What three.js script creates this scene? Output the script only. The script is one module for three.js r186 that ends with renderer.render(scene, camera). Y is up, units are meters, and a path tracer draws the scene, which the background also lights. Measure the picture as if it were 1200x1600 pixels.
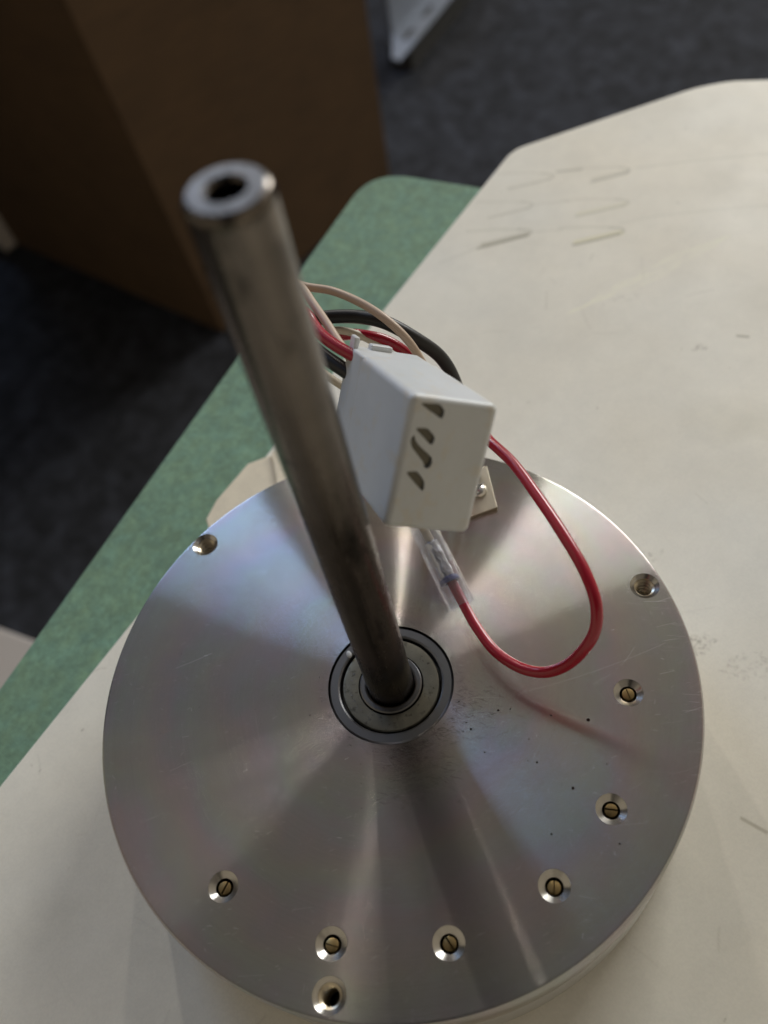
import * as THREE from 'three';
import { RoundedBoxGeometry } from 'three/addons/geometries/RoundedBoxGeometry.js';
import { mergeGeometries, mergeVertices, toCreasedNormals } from 'three/addons/utils/BufferGeometryUtils.js';
import { ImprovedNoise } from 'three/addons/math/ImprovedNoise.js';
import { RectAreaLightUniformsLib } from 'three/addons/lights/RectAreaLightUniformsLib.js';
import { Brush, Evaluator, SUBTRACTION } from 'three-bvh-csg';

// ------------------------------------------------------------------ camera, ambient, windows, exposure
const scene = new THREE.Scene();
const Y0 = 0.79;                      // height of the motor's face above the floor; shapes below are in millimetres from the middle of that face
const camera = new THREE.PerspectiveCamera(60.72, 768 / 1024, 0.01, 30);
camera.position.set(0.00923, Y0 + 0.16226, 0.07499);
camera.rotation.set(-0.9475, 0.0284, -0.2457, 'YXZ');
camera.focus = 0.172;
camera.userData.fStop = 12;
scene.background = new THREE.Color().setRGB(0.31, 0.27, 0.205);
const renderer = new THREE.WebGLRenderer({ antialias: true });
renderer.setSize(768, 1024);
renderer.toneMapping = THREE.LinearToneMapping;
renderer.toneMappingExposure = 1.2;
renderer.shadowMap.enabled = true;
RectAreaLightUniformsLib.init();

const WALL_Z = -3.2;
// x centre, width, bottom, top (metres above the floor), colour of the daylight, radiance, words
const WINDOWS = [
  [-1.66, 1.50, 1.75, 2.95, [0.55, 0.83, 1.34], 4.7, 'wide window in the far wall full of blue sky'],
  [-0.52, 0.10, 1.75, 2.95, [1.08, 1.0, 0.88], 40, 'narrow strip window between the blue sky window and the wall post'],
  [0.305, 0.07, 1.75, 2.95, [1.08, 1.0, 0.9], 38, 'narrowest strip window in the middle of the far wall'],
  [2.92, 2.66, 1.65, 2.95, [1.0, 1.0, 0.96], 12.6, 'broadest window in the far wall with pale hazy daylight'],
];
for (const [x, w, y0, y1, c, L] of WINDOWS) {
  const l = new THREE.RectAreaLight(new THREE.Color().setRGB(c[0], c[1], c[2]), L, w - 2 * Math.min(0.031, w * 0.12), y1 - y0 - 0.06);
  l.position.set(x, (y0 + y1) / 2, WALL_Z + 0.06);
  l.lookAt(x, (y0 + y1) / 2, 0);
  scene.add(l);
}

// ------------------------------------------------------------------ helpers
let seed = 20240611;
const rnd = () => { seed = (seed * 1664525 + 1013904223) >>> 0; return seed / 4294967296; };
const rr = (a, b) => a + (b - a) * rnd();
const noise = new ImprovedNoise();
const FN = 1024, FC = 32, F = new Float32Array(FN * FN);                          // four octaves of noise that repeats every 32 units
{
  for (let o = 0, a = 1; o < 4; o++, a *= 0.55) {
    const m = FC << o, cell = FN / m, L = new Float32Array(m * m).map(() => rr(-1, 1));
    for (let j = 0; j < FN; j++) { const y = j / cell, y0 = Math.floor(y), fy = y - y0, sy = fy * fy * (3 - 2 * fy), r0 = (y0 % m) * m, r1 = ((y0 + 1) % m) * m;
      for (let i = 0; i < FN; i++) { const x = i / cell, x0 = Math.floor(x), fx = x - x0, sx = fx * fx * (3 - 2 * fx), c0 = x0 % m, c1 = (x0 + 1) % m;
        F[j * FN + i] += a * 0.42 * ((L[r0 + c0] * (1 - sx) + L[r0 + c1] * sx) * (1 - sy) + (L[r1 + c0] * (1 - sx) + L[r1 + c1] * sx) * sy); } }
  }
}
const fbm = (x, y, z = 0) => {
  const X = (x + z * 3.71 + 640) * FC, Y = (y + z * 5.13 + 640) * FC, x0 = Math.floor(X), y0 = Math.floor(Y), fx = X - x0, fy = Y - y0;
  const a = x0 & 1023, b = (x0 + 1) & 1023, c = (y0 & 1023) << 10, d = ((y0 + 1) & 1023) << 10;
  return (F[c + a] * (1 - fx) + F[c + b] * fx) * (1 - fy) + (F[d + a] * (1 - fx) + F[d + b] * fx) * fy;
};
const lin = (r, g, b) => new THREE.Color().setRGB(r, g, b);
const taken = {};
const numbered = (n) => { taken[n] = (taken[n] ?? -1) + 1; return taken[n] ? `${n}_${String(taken[n]).padStart(3, '0')}` : n; };
function thing(name, label, category, [x, y, z] = [0, 0, 0], group) {     // mm, disc coordinates
  const o = new THREE.Group();
  o.name = numbered(name); o.position.set(x / 1000, Y0 + y / 1000, z / 1000);
  o.userData = { label, category };
  if (group) o.userData.group = group;
  o._at = [x, y, z];
  scene.add(o);
  return o;
}
function part(name, geo, mat, parent, label) {                                // geo in mm, disc coordinates
  const g = geo.clone();
  let a = parent; while (a && !a._at) a = a.parent;
  const [x, y, z] = a ? a._at : [0, 0, 0];
  g.translate(-x, -y, -z); g.scale(0.001, 0.001, 0.001);
  const m = new THREE.Mesh(g, mat); m.name = name; m.castShadow = m.receiveShadow = true;
  if (label) m.userData.label = label;
  parent.add(m);
  return m;
}
function structure(name, geo, mat, label) {
  const g = geo.clone(); g.scale(0.001, 0.001, 0.001); g.translate(0, Y0, 0);
  const m = new THREE.Mesh(g, mat); m.name = name; m.castShadow = m.receiveShadow = true;
  m.userData = { kind: 'structure', label, category: name.replace('_', ' ') };
  scene.add(m); return m;
}
function tex(size, fn, srgb, wrap = true) {                                     // fn(u, v) -> [r, g, b] 0..1
  const d = new Uint8Array(size * size * 4);
  for (let j = 0; j < size; j++) for (let i = 0; i < size; i++) {
    const c = fn(i / size, j / size), k = 4 * (j * size + i);
    for (let q = 0; q < 3; q++) d[k + q] = Math.max(0, Math.min(255, Math.round(c[q] * 255)));
    d[k + 3] = 255;
  }
  const t = new THREE.DataTexture(d, size, size);
  t.magFilter = t.minFilter = THREE.LinearFilter;
  if (wrap) t.wrapS = t.wrapT = THREE.RepeatWrapping;
  if (srgb) t.colorSpace = THREE.SRGBColorSpace;
  t.needsUpdate = true;
  return t;
}
function canvasTex(w, h, draw, srgb = true) {
  const c = document.createElement('canvas'); c.width = w; c.height = h;
  draw(c.getContext('2d'), w, h);
  const t = new THREE.CanvasTexture(c);
  if (srgb) t.colorSpace = THREE.SRGBColorSpace;
  t.magFilter = THREE.LinearFilter;
  return t;
}
// u, v from x and z (mm): (x - x0) / s
function planar(geo, x0, z0, s, channel = 'uv') {
  const p = geo.attributes.position, a = new Float32Array(p.count * 2);
  for (let i = 0; i < p.count; i++) { a[2 * i] = (p.getX(i) - x0) / s; a[2 * i + 1] = (p.getZ(i) - z0) / s; }
  geo.setAttribute(channel, new THREE.BufferAttribute(a, 2));
  return geo;
}
// box projection, in repeats of s mm, by the way each face points
function boxUV(geo, s) {
  const g = geo.index ? geo.toNonIndexed() : geo;
  const p = g.attributes.position, n = g.attributes.normal, a = new Float32Array(p.count * 2);
  for (let i = 0; i < p.count; i++) {
    const ax = Math.abs(n.getX(i)), ay = Math.abs(n.getY(i)), az = Math.abs(n.getZ(i));
    const [u, v] = ay >= ax && ay >= az ? [p.getX(i), p.getZ(i)] : ax >= az ? [p.getZ(i), p.getY(i)] : [p.getX(i), p.getY(i)];
    a[2 * i] = u / s; a[2 * i + 1] = v / s;
  }
  g.setAttribute('uv', new THREE.BufferAttribute(a, 2));
  return g;
}
const V = (a) => new THREE.Vector3(a[0], a[1], a[2]);
const tube = (pts, r, n = 160, k = 18) => new THREE.TubeGeometry(new THREE.CatmullRomCurve3(pts.map(V), false, 'centripetal'), n, r, k, false);
const lathe = (pts, seg = 64) => new THREE.LatheGeometry(pts.map(([r, y]) => new THREE.Vector2(r, y)), seg);
function creasedLathe(pts, seg = 96, angle = 0.5) { return toCreasedNormals(lathe(pts, seg), angle); }
// slab: outline in x, z (mm), top at y, thickness t, bevel b
function slab(outline, y, t, b = 0.6) {
  const s = new THREE.Shape(outline.map(([x, z]) => new THREE.Vector2(x, -z)));
  const g = new THREE.ExtrudeGeometry(s, { depth: t - 2 * b, bevelEnabled: b > 0, bevelThickness: b, bevelSize: b, bevelOffset: -b, bevelSegments: 3, curveSegments: 12 });
  g.rotateX(-Math.PI / 2);
  g.translate(0, y - t + b, 0);
  return g;
}
function roundCorner(a, c, b, r, n = 10) {           // points of a rounded corner c between a and b
  const d1 = [a[0] - c[0], a[1] - c[1]], d2 = [b[0] - c[0], b[1] - c[1]];
  const l1 = Math.hypot(...d1), l2 = Math.hypot(...d2), out = [];
  const p = [c[0] + d1[0] / l1 * r, c[1] + d1[1] / l1 * r], q = [c[0] + d2[0] / l2 * r, c[1] + d2[1] / l2 * r];
  for (let k = 0; k <= n; k++) { const t = k / n, u = 1 - t; out.push([u * u * p[0] + 2 * u * t * c[0] + t * t * q[0], u * u * p[1] + 2 * u * t * c[1] + t * t * q[1]]); }
  return out;
}

// ------------------------------------------------------------------ materials
const grain = tex(512, (u, v) => { const n = 0.5 + 0.5 * fbm(u * 32, v * 32) + rr(-0.18, 0.18); return [n, n, n]; });
const M = {};
M.carpet = new THREE.MeshStandardMaterial({
  map: tex(1024, (u, v) => { const n = 0.78 + 0.4 * fbm(u * 64, v * 64, 3) + 0.5 * fbm(u * 32, v * 32, 9) + rr(-0.14, 0.14); return [0.195 * n, 0.203 * n, 0.23 * n]; }, true),
  roughness: 1, bumpMap: grain, bumpScale: 0.002 });
M.wall = new THREE.MeshStandardMaterial({ color: lin(0.3, 0.28, 0.27), roughness: 0.9 });
M.card = new THREE.MeshStandardMaterial({
  map: tex(512, (u, v) => { const n = 0.92 + 0.10 * fbm(u * 9, v * 60, 2) + 0.08 * fbm(u * 5, v * 5, 5) + rr(-0.04, 0.04); return [0.385 * n, 0.295 * n, 0.2 * n]; }, true), roughness: 0.9 });
M.pale = new THREE.MeshStandardMaterial({ color: lin(0.55, 0.5, 0.46), roughness: 0.85 });
M.paintedSteel = new THREE.MeshStandardMaterial({ color: lin(0.24, 0.27, 0.33), roughness: 0.45, metalness: 0.2 });
M.frame = new THREE.MeshStandardMaterial({ color: lin(0.4, 0.4, 0.4), roughness: 0.5 });
M.leg = new THREE.MeshStandardMaterial({ color: lin(0.05, 0.05, 0.05), roughness: 0.6 });

// ------------------------------------------------------------------ the setting
{
  const g = new THREE.PlaneGeometry(7000, 7000); g.rotateX(-Math.PI / 2); g.translate(0, -790, 0);
  planar(g, 0, 0, 800);
  structure('floor', g, M.carpet, 'dark blue grey carpet floor far below the table');
  const w = new THREE.BoxGeometry(7000, 3300, 200); w.translate(0, -790 + 1650, WALL_Z * 1000 - 100);
  structure('wall', w, M.wall, 'plain painted far wall that holds the windows');
  const c = new THREE.BoxGeometry(7000, 150, 7000); c.translate(0, -790 + 3300 + 75, 0);
  structure('ceiling', c, M.wall, 'plain painted ceiling high above the table');
}
for (const [x, w, y0, y1, c, L, label] of WINDOWS) {
  const X = x * 1000, W = w * 1000, B = y0 * 1000 - 790, T = y1 * 1000 - 790, Z = WALL_Z * 1000;
  const t = thing('window', label, 'window', [X, B, Z]);
  const bar = (bw, bh, bx, by, d = 60) => { const g = new THREE.BoxGeometry(bw, bh, d); g.translate(bx, by, Z + d / 2 + 2); return g; };
  const fw = Math.min(30, W * 0.12);
  part('frame', mergeGeometries([bar(fw, T - B, X - W / 2 + fw / 2, (T + B) / 2), bar(fw, T - B, X + W / 2 - fw / 2, (T + B) / 2), bar(W - 2 * fw - 1, 30, X, B + 15), bar(W - 2 * fw - 1, 30, X, T - 15)]), M.frame, t);
  const p = new THREE.BoxGeometry(W - 2 * fw - 1, T - B - 62, 6); p.translate(X, (T + B) / 2, Z + 20);
  part('pane', p, new THREE.MeshStandardMaterial({ color: lin(0.1, 0.1, 0.1), roughness: 0.3, emissive: lin(c[0], c[1], c[2]), emissiveIntensity: 1.0 }), t);
}

// carton on the floor
{
  const t = thing('cardboard_carton', 'big brown cardboard carton standing on the dark carpet', 'carton', [-200, -790, -1200]);
  const b = [[-204, -1030], [128, -1335], [-285, -1744], [-617, -1439]], top = [[-252, -1000], [142, -1341], [-285, -1778], [-675, -1458]], H = 1000;
  const wall = (k) => {                                     // one wall as a thick sheet
    const a = b[k], c = b[(k + 1) % 4], at = top[k], ct = top[(k + 1) % 4];
    const dx = c[0] - a[0], dz = c[1] - a[1], l = Math.hypot(dx, dz), n = [dz / l * 5, -dx / l * 5];
    const s = Math.sign((b[(k + 2) % 4][0] - a[0]) * n[0] + (b[(k + 2) % 4][1] - a[1]) * n[1]); n[0] *= s; n[1] *= s;
    const ax = [dx / l * 5.2, dz / l * 5.2], cut = k % 2 ? 1 : 0;
    const P = (q, y, i, e) => [q[0] + n[0] * i + ax[0] * e * cut, -790 + y, q[1] + n[1] * i + ax[1] * e * cut];
    const v = [P(a, 2, 0, 1), P(c, 2, 0, -1), P(ct, H, 0, -1), P(at, H, 0, 1), P(a, 2, 1, 1), P(c, 2, 1, -1), P(ct, H, 1, -1), P(at, H, 1, 1)];
    const f = [[0, 1, 2, 3], [5, 4, 7, 6], [4, 0, 3, 7], [1, 5, 6, 2], [3, 2, 6, 7], [4, 5, 1, 0]], pos = [], uv = [];
    for (const [i, j, m, q] of f) for (const e of [i, j, m, i, m, q]) { pos.push(...v[e]); uv.push((e % 4 === 1 || e % 4 === 2 ? l : 0) / 300, v[e][1] / 300); }
    const g = new THREE.BufferGeometry();
    g.setAttribute('position', new THREE.Float32BufferAttribute(pos, 3)); g.setAttribute('uv', new THREE.Float32BufferAttribute(uv, 2)); g.computeVertexNormals();
    return g;
  };
  for (let k = 0; k < 4; k++) part('side_panel', wall(k), M.card, t);
  part('base_panel', boxUV(slab([[-204, -1042], [116, -1336], [-285, -1732], [-605, -1439]], -784, 4, 0), 300), M.card, t);
}
// steel angle lying on the carpet behind the carton
{
  const t = thing('slotted_steel_angle', 'pale grey slotted steel angle lying on the carpet beside the carton', 'steel bar', [210, -790, -1750]);
  const ux = 0.6, uz = -0.8;                              // its direction on the floor
  const base = [206, -1627], L = 620, Wd = 57;
  const s = new THREE.Shape([[0, 0], [L, 0], [L, Wd], [84, Wd], [7, 20]].map((q) => new THREE.Vector2(...q)));
  for (let k = 0; k < 6; k++) {
    const h = new THREE.Path(), x0 = 78 + k * 92;
    h.moveTo(x0, 20); h.lineTo(x0 + 34, 20); h.absarc(x0 + 34, 27, 7, -Math.PI / 2, Math.PI / 2, false); h.lineTo(x0, 34); h.absarc(x0, 27, 7, Math.PI / 2, Math.PI * 1.5, false);
    s.holes.push(h);
  }
  const place = (g) => { g.applyMatrix4(new THREE.Matrix4().makeBasis(new THREE.Vector3(ux, 0, uz), new THREE.Vector3(uz, 0, -ux), new THREE.Vector3(0, 1, 0))); g.translate(base[0], -738, base[1]); return g; };
  part('slotted_flange', place(new THREE.ExtrudeGeometry(s, { depth: 3, bevelEnabled: false })), M.paintedSteel, t);
  part('upright_flange', place(new THREE.BoxGeometry(L - 84, 3, 90).translate((L + 84) / 2, Wd + 1.6, 45)), M.paintedSteel, t);
  part('beam', place(new THREE.BoxGeometry(L - 60, Wd - 8, 51.8).translate(L / 2 + 30, Wd / 2 + 2, -26)), M.leg, t, 'black beam under the slotted steel');
}
// small grey strip near the carton, at the edge of view
{
  const t = thing('pale_strip', 'short pale strip standing on the carpet at the carton corner', 'strip', [-660, -790, -1500]);
  const g = new RoundedBoxGeometry(110, 70, 22, 2, 3); g.rotateY(-0.78); g.translate(-632, -754.5, -1436);
  part('bar', g, M.pale, t);
  const e = new RoundedBoxGeometry(8, 74, 26, 2, 3); e.rotateY(-0.78); e.translate(-590.2, -752.5, -1394.4);
  part('end_cap', e, M.pale, t);
}
// dark cabinet left of the carton, outside the picture; it keeps the light off the carton's left side
{
  const t = thing('dark_cabinet', 'dark office cabinet standing to the left of the cardboard carton', 'cabinet', [-1150, -790, -1300]);
  part('cabinet_body', new RoundedBoxGeometry(420, 1500, 1300, 2, 6).translate(-1150, -790 + 751, -1300), M.leg, t);
  for (const y of [-500, -130, 240]) part('drawer_front', new RoundedBoxGeometry(18, 350, 1260, 2, 4).translate(-930, y, -1300), M.leg, t);
}
// pale box under the table
{
  const t = thing('storage_box', 'pale beige storage box standing on the carpet under the green table', 'box', [-420, -790, -170]);
  const q = (u, w) => [-300 + 0.843 * u - 0.539 * w, -293.5 + 0.539 * u + 0.843 * w];
  const o = [q(-260, 0), q(170, 0), q(170, 330), q(-260, 330)];
  part('box_body', slab([q(-254, 6), q(164, 6), q(164, 324), q(-254, 324)], -431, 358, 2), M.pale, t);
  part('lid', slab(o, -400, 30, 3), M.pale, t);
}

// green table
const GREEN = (() => {
  return tex(2048, (u, v) => {
    const weave = 0.05 * Math.sin(u * 2 * Math.PI * 640) * Math.sin(v * 2 * Math.PI * 640);
    const n = 1 + 0.15 * fbm(u * 480, v * 480, 1) + 0.09 * fbm(u * 150, v * 150, 4) + 0.05 * fbm(u * 22, v * 22, 8) + weave + rr(-0.05, 0.05), b = fbm(u * 190, v * 190, 21);
    return [(0.465 + 0.02 * b) * n, 0.59 * n, (0.49 - 0.03 * b) * n];
  }, true);
})();
M.green = new THREE.MeshStandardMaterial({ map: GREEN, roughness: 0.75, bumpMap: grain, bumpScale: 0.00012 });
M.greenEdge = new THREE.MeshStandardMaterial({ color: lin(0.05, 0.13, 0.11), roughness: 0.6 });
const BOARD_Y = -26, TABLE_Y = -32;
{
  const t = thing('green_table', 'green cloth textured table panel with a rounded corner under the white board', 'table', [0, -790, 100]);
  const c = [27.5, -221], d = [-0.573, 0.8195], e = [0.8195, 0.573];
  const P = (a, b) => [c[0] + d[0] * a + e[0] * b, c[1] + d[1] * a + e[1] * b];
  const o = [P(760, 0), ...roundCorner(P(760, 0), P(0, 0), P(0, 430), 17), P(0, 430), P(760, 430)];
  part('top_panel', planar(slab(o, TABLE_Y, 4, 0.8), -200, -240, 620), M.green, t);
  const inset = (x) => [P(760 - x, x), ...roundCorner(P(760, x), P(x, x), P(x, 430), 15), P(x, 430 - x), P(760 - x, 430 - x)];
  part('core', slab(inset(0.7), TABLE_Y - 4.05, 14, 0.5), M.greenEdge, t);
  for (const [a, b] of [[300, 60], [300, 370], [700, 60], [700, 370]]) {
    const [x, z] = P(a, b), g = new THREE.CylinderGeometry(16, 13, 739, 24); g.translate(x, -790 + 369.7, z);
    part('leg', g, M.leg, t);
  }
}

// white board
{
  const S = 640, X0 = -300, Z0 = -240, N = 2048, k = N / S;
  const px = (x, z) => [(x - X0) * k, (z - Z0) * k];
  const map = canvasTex(N, N, (g) => {
    g.fillStyle = 'rgb(244,238,222)'; g.fillRect(0, 0, N, N);
    const im = g.getImageData(0, 0, N, N), d = im.data;
    for (let j = 0; j < N; j++) for (let i = 0; i < N; i++) {
      const q = 4 * (j * N + i), a = fbm(i / 300, j / 300, 2), b = fbm(i / 60, j / 60, 6, 3), n = 1 + 0.03 * a + 0.03 * b + 0.02 * fbm(i / 14, j / 14, 8) + rr(-0.014, 0.014), dirt = Math.max(0, fbm(i / 120, j / 90, 13) - 0.32) * 0.10, y = 0.02 * fbm(i / 220, j / 180, 17);
      d[q] *= n * (1 - dirt) * (1 + y); d[q + 1] *= n * (1 - dirt); d[q + 2] *= n * (1 - dirt * 1.15) * (1 - 1.6 * y);
    }
    g.putImageData(im, 0, 0);
    g.lineCap = 'round';
    const stroke = (pts, w, col) => { g.strokeStyle = col; g.lineWidth = w * k; g.beginPath(); pts.forEach((p, i) => { const [x, y] = px(p[0], p[1]); i ? g.lineTo(x, y) : g.moveTo(x, y); }); g.stroke(); };
    const curve = (a, c, b, n = 14) => { const o = []; for (let i = 0; i <= n; i++) { const t = i / n, u = 1 - t; o.push([u * u * a[0] + 2 * u * t * c[0] + t * t * b[0], u * u * a[1] + 2 * u * t * c[1] + t * t * b[1]]); } return o; };
    const MK = 'rgba(156,150,130,';
    // worn hook-shaped marks in two rows
    const hook = (x, z, s, o, dark, fill) => {
      const lx = rr(0.85, 1.12), sk = rr(-0.06, 0.08), f = (u0, w0) => { const u = u0 * lx + rr(-0.25, 0.25), w = w0 + sk * u0; return g0(u, w); }, g0 = (u, w) => [x + s * (u * 0.985 + w * 0.17), z + s * (-u * 0.17 * -0.9 + w) ];
      if (fill) { stroke([f(2, 3.4), f(16, 1.0)], 2.4, fill); }
      stroke([f(0, -5), f(9, -3.6 + rr(-0.4, 0.4)), f(15, -2.2)], 0.9, MK + 0.16 * o + ')');
      stroke(curve(f(15, -2.2), f(20.5, -0.6), f(15.5, 1.6)), 1.0, MK + 0.28 * o + ')');
      stroke([f(15.5, 1.6), f(8, 3.2), f(0, 4.6)], dark ? 1.3 : 1.1, MK + (dark ? 0.5 : 0.3) * o + ')');
    };
    hook(53, -160.5, 1, 1, true, 'rgba(150,143,120,0.35)');
    hook(82, -151.5, 1, 1, true, 'rgba(240,232,200,0.8)');
    hook(60, -174.5, 1, 0.75, false); hook(87, -165, 1, 0.8, false, 'rgba(240,234,208,0.6)');
    hook(70, -187.5, 1, 0.8, false); hook(97, -180.5, 0.95, 0.9, false, 'rgba(170,163,140,0.22)');
    stroke([[100, -152], [112, -151.5], [128, -148.5], [152, -143], [180, -134]], 0.7, MK + '0.1)');
    stroke([[89, -186], [97, -184.3]], 0.9, MK + '0.5)');
    stroke([[114, -178], [131, -175.3], [155, -170], [190, -159]], 0.7, MK + '0.16)');
    stroke([[70, -158], [82, -155.5]], 0.4, MK + '0.25)'); stroke([[76, -171.5], [88, -169]], 0.4, MK + '0.25)');
    stroke([[40, -153], [54, -156]], 0.4, MK + '0.2)');
    // rubbed yellowish streak
    for (let i = 0; i < 110; i++) { const t = rnd(), w = Math.sin(Math.PI * Math.min(1, Math.max(0, (t - 0.1) / 0.9))), x = 72 + 55 * t + rr(-1.5, 1.5) * w, z = -117 - 17 * t + rr(-3, 3) * w; stroke([[x, z], [x + rr(2, 6), z - rr(0.6, 1.9)]], rr(0.4, 1.1), 'rgba(252,246,224,0.36)'); }
    // specks, nicks, smears
    for (let i = 0; i < 420; i++) { const x = rr(-260, 330), z = rr(-215, 300), s = rr(0.08, 0.32); stroke([[x, z], [x + rr(-0.5, 0.5), z + rr(-0.5, 0.5)]], s, `rgba(95,82,62,${rr(0.15, 0.6)})`); }
    for (let i = 0; i < 420; i++) { const x = rr(-200, 300), z = rr(-200, 260), a = rr(0, 6.3), l = rr(1.5, 11); stroke(curve([x, z], [x + Math.cos(a) * l * 0.5 + rr(-1, 1), z + Math.sin(a) * l * 0.5 + rr(-1, 1)], [x + Math.cos(a) * l, z + Math.sin(a) * l]), rr(0.12, 0.4), `rgba(128,116,98,${rr(0.04, 0.17)})`); }
    const cloud = (x, z, rx, rz, n, al) => { for (let i = 0; i < n; i++) { const a = rr(0, 6.3), r = Math.sqrt(rnd()); stroke([[x + rx * r * Math.cos(a), z + rz * r * Math.sin(a)], [x + rx * r * Math.cos(a) + rr(-0.8, 0.8), z + rz * r * Math.sin(a) + rr(-0.6, 0.6)]], rr(0.2, 0.7), `rgba(120,110,95,${rr(0.04, al)})`); } };
    cloud(68, -5, 5, 2.4, 50, 0.26); cloud(77, 3, 7, 3.5, 60, 0.14); cloud(66, -30, 4, 2, 18, 0.2); cloud(104, -92, 3, 1.5, 12, 0.25); cloud(75, 48, 6, 6, 26, 0.16); cloud(64, 62, 5, 3, 16, 0.25); cloud(90, -118, 5, 2, 20, 0.15);
    stroke([[70.5, 33], [72.5, 38.5]], 0.35, MK + '0.6)'); stroke([[63, 33.5], [66.5, 37]], 0.7, MK + '0.45)'); stroke([[73, 49], [67, 66]], 1.4, MK + '0.3)'); stroke([[66, 56], [63.5, 61]], 0.6, 'rgba(110,92,60,0.6)');
    stroke([[114.5, -93.2], [117, -92]], 0.9, MK + '0.55)');
  });
  map.flipY = false;
  const rough = tex(512, (u, v) => { const n = 0.55 + 0.22 * fbm(u * 12, v * 12, 4) + 0.08 * fbm(u * 90, v * 90, 2); return [n, n, n]; });
  M.board = new THREE.MeshStandardMaterial({ map, roughness: 1, roughnessMap: rough, bumpMap: grain, bumpScale: 0.00004 });
  const t = thing('white_board', 'off-white worn board with hook-shaped pencil marks lying on the green table', 'board', [60, BOARD_Y - 6, 60]);
  const A = [79.3, -206], B = [60, -184.3];
  const o = [[-255, 173], ...roundCorner([60, -184.2], [78, -204.6], [150, -216.5], 5, 6), ...roundCorner([100, -209], [154, -217], [190, -209], 10, 6), [240, -186], [326, -120], [400, 90], [90, 470]];
  part('board_panel', planar(slab(o, BOARD_Y, 5.9, 0.5), X0, Z0, S), M.board, t);
}
// tan card tag half under the motor
{
  M.tan = new THREE.MeshStandardMaterial({ map: tex(256, (u, v) => { const n = 1 + 0.05 * fbm(u * 14, v * 14, 3) + rr(-0.02, 0.02); return [0.93 * n, 0.885 * n, 0.79 * n]; }, true), roughness: 0.8 });
  const t = thing('tan_card', 'tan folded card poking out from behind the motor onto the green table', 'card', [-30, BOARD_Y, -70]);
  part('card_sheet', boxUV(slab([[-36, -55], [-41.6, -66.5], [-42.2, -70], [-39, -75.6], [-29.2, -86], [-22.3, -87.2], [-21.4, -79.8], [-20.8, -58]], BOARD_Y + 1.6, 1.4, 0.3), 60), M.tan, t);
  part('card_fold', boxUV(slab([[-21.0, -58], [-22.0, -87.4], [-12, -90], [-8, -62]], BOARD_Y + 2.6, 0.9, 0.25), 60), M.tan, t);
}

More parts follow.
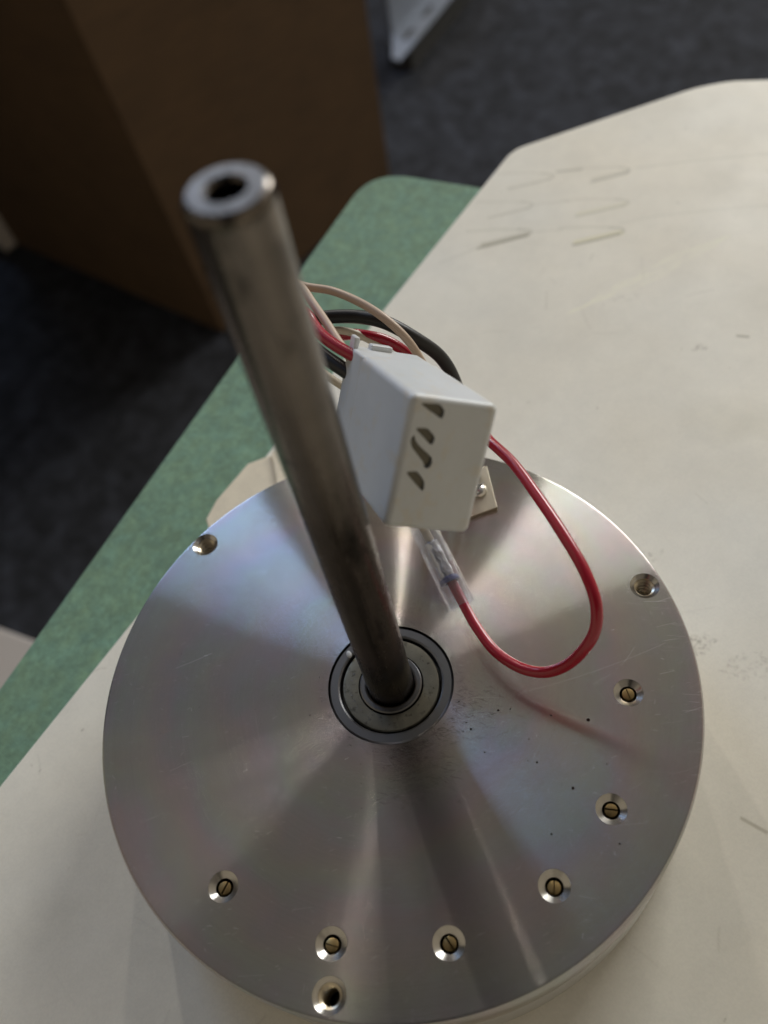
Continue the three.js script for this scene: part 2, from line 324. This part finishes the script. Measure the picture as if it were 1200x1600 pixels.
// ------------------------------------------------------------------ the motor
const makeEvaluator = (...a) => { const e = new Evaluator(); e.useGroups = false; e.attributes = a; return e; };
const R = 60, H = 26;
const SCREWS = [[44.5, 12.7], [34.5, 33.0], [21.1, 43.4], [1.4, 48.6], [-18.4, 44.8], [-36.6, 31.7]];
const TAPS = [[-36, -43.8], [55.2, -8.8], [-19.8, 52.5]];
{
  const t = thing('electric_motor', 'round brushed metal motor with a tall steel shaft lying flat on the white board', 'motor', [0, -H, 0]);
  // turned face: colour, scratches and specks on a 124 mm square
  const N = 2048, S = 124, k = N / S, px = (x, z) => [(x + S / 2) * k, (z + S / 2) * k];
  const scratches = [];
  for (let i = 0; i < 1500; i++) {
    const a = rr(0, 6.283), r = 60 * Math.sqrt(rnd()), x = r * Math.cos(a), z = r * Math.sin(a), b = rnd() < 0.65 ? rr(-0.35, 0.45) : rr(0, 6.28), l = rnd() < 0.94 ? rr(0.15, 1.1) : rr(1.5, 5), c = rr(-0.06, 0.06) * l;
    scratches.push([x, z, b, l, c, rr(0.04, 0.08), (l > 1.5 ? 0.6 : 1) * rr(0.3, 0.95)]);
  }
  for (let i = 0; i < 30; i++) scratches.push([rr(50, 58), rr(-10, 32), rr(-0.2, 0.35), rr(1.5, 4.5), 0, rr(0.05, 0.1), rr(0.3, 0.8)]);
  scratches.push([25, 8, -0.12, 30, 1.5, 0.1, 0.5], [45, 7, -0.7, 5, 0.2, 0.1, 0.5], [-44, -14, -0.2, 8, 0.3, 0.09, 0.7], [-28, -4, 1.5, 14, 0.6, 0.06, 0.3], [-50, 24, 2.0, 9, 0.2, 0.06, 0.35]);
  const specks = [];
  for (let i = 0; i < 95; i++) { const a = rr(0, 6.28), r = 14 + 44 * rnd() * rnd(), x = r * Math.cos(a), z = r * Math.sin(a); specks.push([x, z, rr(0.05, 0.16), rr(0.3, 0.9)]); }
  for (const [x, z, s] of [[29, 13.8, 0.3], [35.5, 16.2, 0.45], [19.5, 10.5, 0.3], [21.8, 10.8, 0.26], [29, 28, 0.32], [13.5, 13, 0.3], [12.5, 7, 0.2], [15, 18, 0.18], [24, 22, 0.2], [34, 39, 0.22], [-12, -2, 0.2], [-17, 3, 0.18], [23, 35, 0.2]]) specks.push([x, z, s, 0.95]);
  const grime = [];                                          // oily smear and dirt round the bearing
  for (let i = 0; i < 420; i++) { const a = rr(0.2, 1.75) + rr(-0.25, 0.25), r = 13.6 + 15 * rnd() * rnd(); grime.push([r * Math.cos(a), r * Math.sin(a), rr(0.2, 1.3), rr(-0.3, 0.9), rr(0.04, 0.2)]); }
  for (let i = 0; i < 200; i++) { const a = rr(0, 6.28), r = 13.4 + 2.5 * rnd() * rnd(); grime.push([r * Math.cos(a), r * Math.sin(a), rr(0.1, 0.6), rr(0, 6), rr(0.03, 0.2)]); }
  const draw = (base, line, dark, nz, seed2, film = 0) => (g) => {
    g.fillStyle = base; g.fillRect(0, 0, N, N);
    const im = g.getImageData(0, 0, N, N), d = im.data;
    const ring = new Float32Array(2000); for (let i = 0; i < 2000; i++) ring[i] = rr(-1, 1);
    for (let j = 0; j < N; j++) for (let i = 0; i < N; i++) {
      const q = 4 * (j * N + i), r = Math.hypot(i - N / 2, j - N / 2) / k, f = fbm(i / 210, j / 210, seed2, 3), s = fbm(i / 46, j / 46, seed2 + 3, 3);
      const n = 1 + nz * (0.5 * ring[Math.floor(r * 16)] + 0.8 * f + 0.5 * s + rr(-0.4, 0.4)), p = 0.7 * nz * fbm(i / 200, j / 200, seed2 + 9) + 0.4 * nz * fbm(r / 5, Math.atan2(j - N / 2, i - N / 2) * 1.2, seed2 + 5), p2 = 1.2 * nz * fbm(i / 260, j / 260, seed2 + 15);
      const ph = r / 2.6 + 5 * p / nz + 2.2 * f, am = film * (0.7 + 0.6 * s); d[q] *= n * (1 + p + am * Math.cos(ph)); d[q + 1] *= n * (1 - 0.4 * p + am * Math.cos(ph - 2.1)); d[q + 2] *= n * (1 + 0.4 * p + p2 + am * Math.cos(ph - 4.2));
    }
    g.putImageData(im, 0, 0); g.lineCap = 'round';
    for (const [x, z, b, l, c, w, o] of scratches) {
      const [x1, y1] = px(x, z), [xc, yc] = px(x + Math.cos(b) * l / 2 - Math.sin(b) * c, z + Math.sin(b) * l / 2 + Math.cos(b) * c), [x2, y2] = px(x + Math.cos(b) * l, z + Math.sin(b) * l);
      g.strokeStyle = line.replace('A', o.toFixed(2)); g.lineWidth = w * k; g.beginPath(); g.moveTo(x1, y1); g.quadraticCurveTo(xc, yc, x2, y2); g.stroke();
    }
    if (dark) for (const [x, z, l, b, o] of grime) { const [x1, y1] = px(x, z), [x2, y2] = px(x + Math.cos(b) * l, z + Math.sin(b) * l); g.strokeStyle = dark.replace('A', o.toFixed(3)); g.lineWidth = 0.16 * k; g.beginPath(); g.moveTo(x1, y1); g.lineTo(x2, y2); g.stroke(); }
    if (dark) for (const [x, z, s, o] of specks) { const [cx, cy] = px(x, z), e = 0.35 + 0.5 * Math.abs(Math.sin(x * 7 + z)); g.fillStyle = dark.replace('A', o.toFixed(2)); g.beginPath(); g.ellipse(cx, cy, s * k * 0.75, s * k * e, x * 5, 0, 7); g.fill(); g.beginPath(); g.ellipse(cx + s * k * 0.5, cy + s * k * 0.3 * Math.cos(z * 9), s * k * 0.4, s * k * 0.25, z * 3, 0, 7); g.fill(); }
  };
  const faceMap = canvasTex(N, N, draw('rgb(190,184,178)', 'rgba(255,255,252,A)', 'rgba(52,40,36,A)', 0.035, 3, 0.02)); faceMap.flipY = false; faceMap.channel = 1;
  const roughMap = canvasTex(N, N, draw('rgb(128,128,128)', 'rgba(200,200,200,A)', 'rgba(230,230,230,A)', 0.10, 31), false); roughMap.flipY = false; roughMap.channel = 1;
  // turning grooves: slopes that vary with the radius only (uv0.x), far finer than a pixel
  const groove = (() => {
    const n = 2048, d = new Uint8Array(n * 2 * 4), gauss = () => (rnd() + rnd() + rnd() + rnd() - 2) * 1.73;
    for (let i = 0; i < n; i++) { const sl = gauss() * (rnd() < 0.7 ? 0.17 : 0.4), l = Math.hypot(sl, 1); for (let j = 0; j < 2; j++) { const q = 4 * (j * n + i); d[q] = Math.round(127.5 + 127.5 * sl / l); d[q + 1] = 128; d[q + 2] = Math.round(127.5 + 127.5 / l); d[q + 3] = 255; } }
    const t2 = new THREE.DataTexture(d, n, 2); t2.magFilter = t2.minFilter = THREE.LinearFilter; t2.wrapS = t2.wrapT = THREE.RepeatWrapping; t2.repeat.set(97, 1); t2.needsUpdate = true; return t2;
  })();
  M.face = new THREE.MeshPhysicalMaterial({ map: faceMap, color: 0xffffff, metalness: 1, roughness: 0.37, roughnessMap: roughMap, anisotropy: 0.9, normalMap: groove });
  M.alu = new THREE.MeshPhysicalMaterial({ color: lin(0.72, 0.72, 0.73), metalness: 1, roughness: 0.3 });
  // plate blank as rings, uv = (radius, angle) for the turning direction, uv1 = plan
  const prof = [];
  for (let r = 12.75; r < R - 0.7; r += 1.5) prof.push([r, 0]);
  prof.push([R - 0.7, 0], [R - 0.35, -0.1], [R, -0.7], [R, -11], [12.75, -11], [12.75, 0]);
  let blank = toCreasedNormals(lathe(prof, 300), 0.6);
  const withUV = (g) => {
    const p = g.attributes.position, n = p.count, a = new Float32Array(2 * n), b = new Float32Array(2 * n);
    for (let i = 0; i < n; i += 3) {
      const cx = (p.getX(i) + p.getX(i + 1) + p.getX(i + 2)) / 3, cz = (p.getZ(i) + p.getZ(i + 1) + p.getZ(i + 2)) / 3, ca = Math.atan2(cz, cx);
      for (let e = 0; e < 3; e++) {
        const x = p.getX(i + e), z = p.getZ(i + e); let th = Math.atan2(z, x); if (th - ca > Math.PI) th -= 2 * Math.PI; if (ca - th > Math.PI) th += 2 * Math.PI;
        a[2 * (i + e)] = Math.hypot(x, z) / 60; a[2 * (i + e) + 1] = th / 6.283;
        b[2 * (i + e)] = (x + S / 2) / S; b[2 * (i + e) + 1] = (z + S / 2) / S;
      }
    }
    g.setAttribute('uv', new THREE.BufferAttribute(a, 2)); g.setAttribute('uv1', new THREE.BufferAttribute(b, 2));
    return g;
  };
  let evaluator = makeEvaluator('position', 'normal', 'uv', 'uv1');
  let brush = new Brush(withUV(blank)); brush.updateMatrixWorld();
  const cutter = (rc, rh, dc, depth, x, z) => {
    const g = toCreasedNormals(lathe([[0, -depth], [rc, -depth], [rc, 0.4], [0, 0.4]], 48), 0.5);
    const n = g.attributes.position.count;
    g.translate(x, 0, z);
    g.setAttribute('uv', new THREE.BufferAttribute(new Float32Array(2 * n).map((_, i) => (i % 2 ? g.attributes.position.getZ(i >> 1) * 0.01 : g.attributes.position.getX(i >> 1) * 0.01 + g.attributes.position.getY(i >> 1) * 0.007)), 2));
    g.setAttribute('uv1', new THREE.BufferAttribute(new Float32Array(2 * n).map((_, i) => ((i % 2 ? g.attributes.position.getZ(i >> 1) : g.attributes.position.getX(i >> 1)) + S / 2) / S), 2));
    const b = new Brush(g); b.updateMatrixWorld(); return b;
  };
  for (const [x, z] of SCREWS) brush = evaluator.evaluate(brush, cutter(2.8, 1.75, 1.0, 6, x, z), SUBTRACTION);
  for (const [x, z] of TAPS) brush = evaluator.evaluate(brush, cutter(2.95, 2.05, 0.9, 9.5, x, z), SUBTRACTION);
  const plate = part('face_plate', brush.geometry, M.face, t);
  M.pit = new THREE.MeshStandardMaterial({ color: lin(0.5, 0.48, 0.45), metalness: 1, roughness: 0.24 });
  const sink = (rc, rh, dc, depth, x, z) => { const g = creasedLathe([[rh, -depth + 0.05], [rh, -dc], [rc - 0.02, -0.02], [rc - 0.02, -depth + 0.05]], 56, 0.5); g.translate(x, 0, z); part('countersink', g, M.pit, plate); };
  for (const [x, z] of SCREWS) sink(2.8, 1.62, 0.9, 6, x, z);
  for (const [x, z] of TAPS) sink(2.95, 2.06, 0.75, 9.5, x, z);
  // lower housing, same width
  const body = creasedLathe([[0, -11.05], [R - 1.0, -11.05], [R - 0.05, -11.6], [R - 0.05, -H + 1], [R - 1, -H], [0, -H]], 200, 0.6);
  part('housing', body, M.alu, t);
  // screws and threads
  M.brass = new THREE.MeshStandardMaterial({ color: lin(0.5, 0.36, 0.16), metalness: 1, roughness: 0.32 });
  M.thread = new THREE.MeshStandardMaterial({ color: lin(0.66, 0.58, 0.44), metalness: 1, roughness: 0.3 });
  M.black = new THREE.MeshStandardMaterial({ color: lin(0.015, 0.014, 0.013), roughness: 0.6 });
  const pinCut = makeEvaluator('position', 'normal', 'uv');
  SCREWS.forEach(([x, z], i) => {
    const blankPin = creasedLathe([[0, -0.86], [0.95, -0.88], [1.14, -0.96], [1.25, -1.2], [1.25, -5.9], [0, -5.9]], 36, 0.5);
    const notch = new THREE.BoxGeometry(3, 0.3, i % 2 ? 0.3 : 0.16).toNonIndexed(); notch.rotateY(rr(0, 3.1)); notch.translate(rr(-0.1, 0.1), -0.86, rr(-0.1, 0.1));
    const pb = new Brush(blankPin), nb = new Brush(notch); pb.updateMatrixWorld(); nb.updateMatrixWorld();
    const g = pinCut.evaluate(pb, nb, SUBTRACTION).geometry;
    g.rotateX(rr(-0.09, 0.09)); g.rotateZ(rr(-0.09, 0.09)); g.translate(x, rr(-0.25, 0.12), z);
    part('brass_screw', g, M.brass, t);
  });
  for (const [x, z] of TAPS) {
    const pr = []; for (let y = -0.7; y > -9; y -= 1.25) pr.push([2.05, y], [2.05, y - 0.25], [1.55, y - 0.6], [1.55, y - 0.8]);
    const g = toCreasedNormals(lathe(pr, 40), 0.2); g.translate(x, 0, z);
    part('screw_thread', g, M.thread, t);
  }
  // bearing
  M.steelRing = new THREE.MeshStandardMaterial({ color: lin(0.21, 0.21, 0.213), metalness: 1, roughness: 0.38 });
  M.shield = new THREE.MeshStandardMaterial({ map: tex(512, (u, v) => { const n = 0.95 + 0.10 * fbm(u * 12, v * 12, 3) + rr(-0.04, 0.04), s = Math.max(0, fbm(u * 22, v * 22, 7) - 0.2) * 0.8; return [0.55 * n * (1 - s), 0.535 * n * (1 - s), 0.48 * n * (1 - s)]; }, true), metalness: 1, roughness: 0.45 });
  const bearing = part('bearing', creasedLathe([[12.72, -1.6], [12.72, -10.9], [4.7, -10.9], [4.7, -3.4], [12.72, -3.4]], 96, 0.4), M.steelRing, t);
  part('outer_ring', creasedLathe([[12.52, -3.3], [12.52, -0.5], [12.25, -0.22], [10.75, -0.2], [10.45, -0.42], [10.42, -0.44], [10.36, -0.6], [10.34, -3.3]], 120, 0.35), M.steelRing, bearing);
  part('shield', boxUV(creasedLathe([[9.95, -3.3], [9.92, -0.9], [9.7, -0.6], [9.2, -0.5], [6.62, -0.6], [6.58, -3.3]], 120, 0.35), 20), M.shield, bearing, 'olive tinted ring shield with faint stamped letters');
  part('inner_ring', creasedLathe([[6.3, -3.3], [6.3, -0.3], [6.05, -0.12], [5.3, -0.12], [4.95, -0.35], [4.8, -3.3]], 96, 0.35), M.steelRing, bearing);
  // stamped marks on the shield, too worn to read
  const dash = [];
  for (let i = 0; i < 15; i++) {
    const a = 2.35 + i * 0.19 + rr(-0.02, 0.02), rad = 8.1;
    for (let q = 0; q < 3; q++) { const g = new THREE.TorusGeometry(rr(0.22, 0.36), 0.045, 5, 12, rr(1.5, 4)); g.rotateX(-Math.PI / 2); g.rotateY(rr(0, 6)); g.translate(rad * Math.cos(a) + rr(-0.2, 0.2), -0.545, rad * Math.sin(a) + rr(-0.35, 0.35)); if (q < 2) dash.push(g); }
  }
  part('stamped_marks', mergeGeometries(dash), M.steelRing, bearing);
  // shaft
  M.shaft = new THREE.MeshPhysicalMaterial({
    map: tex(1024, (u, v) => { const n = 0.97 + 0.2 * fbm(u * 24, v * 2.5, 3) + 0.14 * fbm(u * 6, v * 9, 8) + 0.05 * fbm(u * 4, v * 90, 12) + rr(-0.03, 0.03), s = Math.max(0, fbm(u * 9, v * 14, 19) - 0.2) * 1.1; return [0.44 * n * (1 - s), 0.41 * n * (1 - s), 0.38 * n * (1 - s)]; }, true),
    roughnessMap: tex(512, (u, v) => { const n = 0.5 + 0.25 * fbm(u * 16, v * 8, 31) + 0.12 * fbm(u * 40, v * 60, 7); return [n, n, n]; }),
    roughness: 0.5, metalness: 1 });
  const TOP = 114.7;
  const sp = [[0, TOP - 16], [1.85, TOP - 14], [1.95, TOP - 0.5], [2.25, TOP - 0.06], [3.95, TOP - 0.06], [4.3, TOP - 0.3], [4.62, TOP - 0.95]];
  for (let y = TOP - 2; y > 66; y -= 2.5) sp.push([4.62, y]);
  for (let y = 64.5; y > 0; y -= 2.5) sp.push([4.64, y]);
  sp.push([4.64, -9.5], [0, -9.5]);
  part('shaft', creasedLathe(sp.reverse(), 96, 0.5), M.shaft, t);
  M.endFace = new THREE.MeshStandardMaterial({ map: tex(256, (u, v) => { const n = 0.9 + 0.25 * fbm(u * 9, v * 9, 3) + 0.1 * fbm(u * 30, v * 30, 8); return [0.40 * n, 0.415 * n, 0.445 * n]; }, true), metalness: 1, roughness: 0.45 });
  const sh = t.children.find((o) => o.name === 'shaft');
  part('shaft_end', boxUV(creasedLathe([[3.97, TOP - 0.055], [3.9, TOP], [2.3, TOP], [2.15, TOP - 0.2]], 80, 0.6), 12), M.endFace, sh);
  const nk = []; for (let i = 0; i <= 8; i++) { const a = 2.44 + (2.05 - 2.44) * i / 8; nk.push([4.6 * Math.cos(a), 78.1 - 0.09 * i, 4.6 * Math.sin(a)]); }
  part('nick', tube(nk, 0.13, 24, 8), M.endFace, sh, 'small bright nick in the side of the shaft');
  // terminal bracket with its screw
  M.nickel = new THREE.MeshStandardMaterial({ color: lin(0.66, 0.6, 0.48), metalness: 1, roughness: 0.34 });
  M.zinc = new THREE.MeshStandardMaterial({ color: lin(0.72, 0.71, 0.69), metalness: 1, roughness: 0.2 });
  const br = part('terminal_bracket', slab([[31.4, -47.2], [30.9, -35.3], [19.5, -33.6], [19.2, -46.4]], 1.05, 1.0, 0.12), M.nickel, t);
  const hd = creasedLathe([[0, 2.55], [0.7, 2.5], [1.3, 2.25], [1.75, 1.75], [1.9, 1.25], [1.9, 1.06], [0, 1.06]], 40, 0.8); hd.translate(27.9, 0, -40.6);
  const slotCut = new THREE.BoxGeometry(5, 0.9, 0.45); slotCut.rotateY(0.7); slotCut.translate(27.9, 2.5, -40.6);
  evaluator = makeEvaluator('position', 'normal', 'uv');
  const hb = new Brush(hd), sb = new Brush(slotCut.toNonIndexed()); hb.updateMatrixWorld(); sb.updateMatrixWorld();
  part('bracket_screw', evaluator.evaluate(hb, sb, SUBTRACTION).geometry, M.zinc, br);
}
// white chip beside the shaft
{
  M.plastic = new THREE.MeshPhysicalMaterial({ map: tex(512, (u, v) => { const n = 1 + 0.025 * fbm(u * 3, v * 3, 2) + 0.012 * fbm(u * 18, v * 18, 6), y = Math.max(0, fbm(u * 7, v * 7, 12) - 0.12) * 0.14; return [0.83 * n, (0.84 - y * 0.4) * n, (0.845 - y) * n]; }, true), roughness: 0.4, clearcoat: 0.2, clearcoatRoughness: 0.3 });
  const g = new THREE.SphereGeometry(1, 20, 14); g.scale(0.55, 0.4, 0.85); g.rotateY(0.25); g.translate(-7.3, -0.1, -8.3);
  const t = thing('plastic_chip', 'tiny white plastic chip resting on the bearing beside the shaft', 'plastic chip', [-7.3, -0.4, -8.3]);
  part('chip', g, M.plastic, t);
}

// ------------------------------------------------------------------ connector and its wires
const wireMat = (r, g, b, rough = 0.35, coat = 0.35) => new THREE.MeshPhysicalMaterial({ color: lin(r, g, b), roughness: rough, clearcoat: coat, clearcoatRoughness: 0.2 });
M.red = wireMat(0.38, 0.003, 0.022, 0.26); M.blackWire = wireMat(0.005, 0.005, 0.006, 0.45, 0.1); M.beige = wireMat(0.56, 0.42, 0.31, 0.5); M.cream = wireMat(0.66, 0.58, 0.45, 0.5);
{
  const C = [13.12, 47.79, -22.76], W = 14.5, Hh = 21.3, D = 37.4, s = 14.5 / 13;
  const t = thing('wire_connector', 'white plastic plug connector with dark slots held up beside the shaft by its wires', 'connector', C);
  const q = new THREE.Quaternion(-0.26415, 0.04961, -0.22718, 0.93603).normalize();
  const put = (g) => { g.applyQuaternion(q); g.translate(...C); return g; };
  const slots = [[[-5.1, 8.45], [-2.33, 8.64], [-1.28, 7.87], [-1.45, 6.6], [-2.1, 6.9], [-3.6, 7.6]], [[-5.07, 5.0], [-3.27, 5.22], [-1.8, 4.0], [-2.09, 2.76]], [[-4.95, 4.2], [-5.3, 3.2], [-4.9, 2.3], [-2.9, 0.5], [-2.35, -0.5], [-1.75, -0.35], [-1.45, 0.35], [-1.7, 1.2], [-3.7, 2.5], [-4.5, 3.2]], [[-5.06, -1.21], [-3.38, -0.92], [-1.92, -2.38], [-1.84, -3.87], [-3.23, -2.76]]];
  const evaluator = makeEvaluator('position', 'normal', 'uv');
  const soft = (o) => {                                     // outline with rounded corners
    const out = [], n = o.length;
    for (let i = 0; i < n; i++) { const a = o[(i + n - 1) % n], c = o[i], b = o[(i + 1) % n], r = 0.32 * Math.min(Math.hypot(a[0] - c[0], a[1] - c[1]), Math.hypot(b[0] - c[0], b[1] - c[1])); out.push(...roundCorner(a, c, b, r, 4)); }
    return new THREE.Shape(out.map((q) => new THREE.Vector2(q[0], q[1])));
  };
  const FL = 28;                                            // front shell length
  let b = new Brush(new RoundedBoxGeometry(W, Hh, FL, 5, 1.25).translate(0, 0, D / 2 - FL / 2)); b.updateMatrixWorld();
  slots.forEach((o) => {
    const sh = soft(o.map(([x, y]) => [x * s, y * s]));
    const g = new THREE.ExtrudeGeometry(sh, { depth: 9, bevelEnabled: false }); g.translate(0, 0, D / 2 - 8);
    const c = new Brush(g); c.updateMatrixWorld(); b = evaluator.evaluate(b, c, SUBTRACTION);
  });
  const shell = part('front_shell', put(b.geometry.clone()), M.plastic, t);
  M.contact = new THREE.MeshStandardMaterial({ color: lin(0.15, 0.135, 0.10), metalness: 0.3, roughness: 0.5 });
  slots.forEach((o) => {
    const cx = o.reduce((a, p) => a + p[0], 0) / o.length, cy = o.reduce((a, p) => a + p[1], 0) / o.length;
    const sh = soft(o.map(([x, y]) => [(cx + (x - cx) * 0.8) * s, (cy + (y - cy) * 0.8) * s]));
    const g = new THREE.ExtrudeGeometry(sh, { depth: 7.2, bevelEnabled: true, bevelSize: 0.12, bevelThickness: 0.12, bevelSegments: 2 }); g.translate(0, 0, D / 2 - 7.8);
    part('contact', put(g), M.contact, shell);
  });
  const RL = D - FL;
  part('rear_shell', put(new RoundedBoxGeometry(W - 0.5, Hh - 0.5, RL + 1, 3, 0.6).translate(0, 0, -D / 2 + RL / 2 - 0.1)), M.plastic, t);
  part('latch_nub', put(new RoundedBoxGeometry(1.0, 2.6, 3.2, 3, 0.35).translate(-W / 2 + 0.9, Hh / 2 + 0.5, -D / 2 + 1.2)), M.plastic, t);
  part('latch_nub', put(new RoundedBoxGeometry(4.2, 1.4, 2.2, 3, 0.35).translate(-1.2, Hh / 2 + 0.05, -D / 2 + 1.0)), M.plastic, t);
  for (const [z, l, h] of [[-9, 5, 0.7], [-1.5, 5.5, 0.6]]) part('side_rib', put(new RoundedBoxGeometry(1.6, 5, l, 3, 0.4).translate(W / 2 - 0.3, Hh / 2 - 3.2 + h * 0.4, z)), M.plastic, t);
  part('beige_wire', tube([[11, 47, -36], [7.8, 48, -40.3], [5.3, 48, -47.7], [3.7, 48, -53.7], [1.9, 48, -59.9], [0.0, 48, -66], [-2.6, 47.6, -70], [-4.2, 46.6, -72.2], [-2.6, 45.6, -72], [0.5, 45, -69.5], [6, 45, -66], [11.7, 45.0, -59.7], [15.8, 44.0, -54.1], [18.6, 41.0, -50.8], [20.8, 35.0, -48.9], [23.1, 27.0, -47.6], [24.2, 17.0, -47.0], [24.6, 7.0, -45.9], [24.9, 2.0, -46.9]], 0.85, 260), M.beige, t);
  part('red_wire', tube([[11.5, 50, -36], [8.2, 50, -40.4], [4.7, 50, -44.9], [2.7, 50, -48.2], [1.3, 50, -51.9], [0.3, 50, -55.4], [-3, 48.5, -61], [-5, 43.5, -66], [-2.5, 37, -67.6], [2.5, 34, -65.6], [9.2, 36, -61.6], [15.3, 34, -59.3], [19.9, 28, -57.2], [23, 12, -52], [22.4, 2.4, -44]], 1.15, 260), M.red, t);
  part('black_wire', tube([[11.5, 46, -34], [8.3, 46, -37.7], [5.4, 46, -42], [1.8, 46, -47.3], [-0.3, 46, -50.8], [-4, 45, -56], [-5.5, 42.4, -61.5], [-2.4, 40.4, -64.6], [2.1, 40, -64.6], [4.8, 40, -64.2], [10, 40, -62.4], [14.8, 40, -59.2], [20.5, 36, -56.5], [25.1, 30, -55.4], [27.4, 22, -53.5], [27.6, 10, -49.5], [28.2, 2.6, -45.5]], 1.42, 280), M.blackWire, t);
  part('cream_wire', tube([[10, 40.5, -36], [6.6, 40, -40.6], [2.6, 40, -46.2], [0.2, 40, -49.6], [-4.2, 39, -55], [-4.6, 37.6, -60.5], [-0.6, 36.8, -63.4], [6, 37.4, -62.4], [13, 34, -59], [18, 26, -56], [20.5, 10, -50], [20.4, 1.95, -43]], 0.8, 220), M.cream, t);
}
// red lead with clear sleeve
{
  const t = thing('spliced_red_lead', 'glossy red wire loop ending in a clear sleeve above the motor face', 'wire', [27, 0, -10]);
  part('wire', tube([[22.5, 2.3, -38.5], [24.6, 8, -40], [25.6, 16, -40], [27.9, 22.0, -43.4], [30.4, 25.0, -34.4], [32.8, 26.5, -27.4], [35.0, 28.0, -17.3], [36.9, 29.0, -7.3], [38.4, 28.5, 1.0], [38.7, 26.5, 6.4], [37.7, 23.0, 9.4], [35.1, 18.0, 10.6], [32.1, 13.0, 10.3], [28.9, 9.5, 9.0], [25.4, 7.5, 6.4], [21.6, 6.0, 1.2], [19.3, 5.2, -5.3], [17.8, 5.0, -11.8], [16.6, 5.6, -17.1], [15.6, 6.5, -20.8]], 1.08, 320, 22), M.red, t);
  const a = V([17.6, 4.6, -11.0]), e = V([13.4, 11.0, -28.3]), dir = e.clone().sub(a), L = dir.length(); dir.normalize();
  const along = (g) => { g.applyQuaternion(new THREE.Quaternion().setFromUnitVectors(new THREE.Vector3(0, 1, 0), dir)); g.translate(a.x, a.y, a.z); return g; };
  M.clear = new THREE.MeshPhysicalMaterial({ color: lin(0.93, 0.94, 0.97), roughness: 0.07, transmission: 0.93, thickness: 0, ior: 1.5 });
  part('clear_sleeve', along(creasedLathe([[2.4, L], [2.4, 0.15], [2.55, 0], [2.75, 0.12], [2.85, 0.4], [2.85, L * 0.4], [2.78, L]], 56, 0.6)), M.clear, t);
  M.crimp = new THREE.MeshStandardMaterial({ color: lin(0.68, 0.68, 0.7), metalness: 1, roughness: 0.22 });
  const cp = []; for (let y = 6.4; y <= 15; y += 0.4) cp.push([1.5 + 0.06 * Math.sin(y * 1.7), y]);
  cp.unshift([0, 6.4]); cp.push([0, 15]);
  const cr = lathe(cp, 24), pp = cr.attributes.position;
  for (let i = 0; i < pp.count; i++) { const th = Math.atan2(pp.getZ(i), pp.getX(i)), y = pp.getY(i), r = Math.hypot(pp.getX(i), pp.getZ(i)), f = 1 + 0.16 * noise.noise(Math.cos(th) * 1.6, y * 0.9, Math.sin(th) * 1.6) + 0.08 * noise.noise(Math.cos(th) * 4, y * 2.3, Math.sin(th) * 4); pp.setX(i, Math.cos(th) * r * f); pp.setZ(i, Math.sin(th) * r * f); }
  cr.computeVertexNormals();
  part('metal_crimp', along(cr), M.crimp, t);
  M.blue = new THREE.MeshPhysicalMaterial({ color: lin(0.02, 0.03, 0.18), roughness: 0.35 });
  part('blue_collar', along(creasedLathe([[1.2, 5.4], [2.1, 5.4], [2.15, 6.0], [2.0, 6.4], [1.2, 6.4]], 32, 0.6)), M.blue, t);
  const w2 = tube([along(new THREE.BufferGeometry().setFromPoints([new THREE.Vector3(0, 14.8, 0)])).attributes.position, 0].slice(0, 1).map((p) => [p.getX(0), p.getY(0), p.getZ(0)]).concat([[12.6, 14.7, -29], [12.2, 15, -33], [13.5, 12, -38], [17, 4, -41], [19.6, 2.2, -41.2]]), 0.95, 80);
  part('tail_wire', w2, M.cream, t);
}
// the phone that takes the picture, whose shade and mirror image lie on the metal face
{
  const t = thing('phone', 'black phone held above the motor, taking the picture', 'phone', [0, 162, 75]);
  camera.updateMatrixWorld();
  const m = camera.matrixWorld.clone(), rot = new THREE.Quaternion().setFromRotationMatrix(m);
  const set = (g) => { g.applyQuaternion(rot); g.translate(9.23, 162.26, 74.99); return g; };
  part('phone_body', set(new RoundedBoxGeometry(74, 156, 8, 4, 3).translate(-14, -58, 6.5)), M.black, t);
  part('phone_screen', set(new RoundedBoxGeometry(70, 150, 0.8, 2, 0.3).translate(-14, -58, 10.95)), M.black, t);
}
renderer.render(scene, camera);
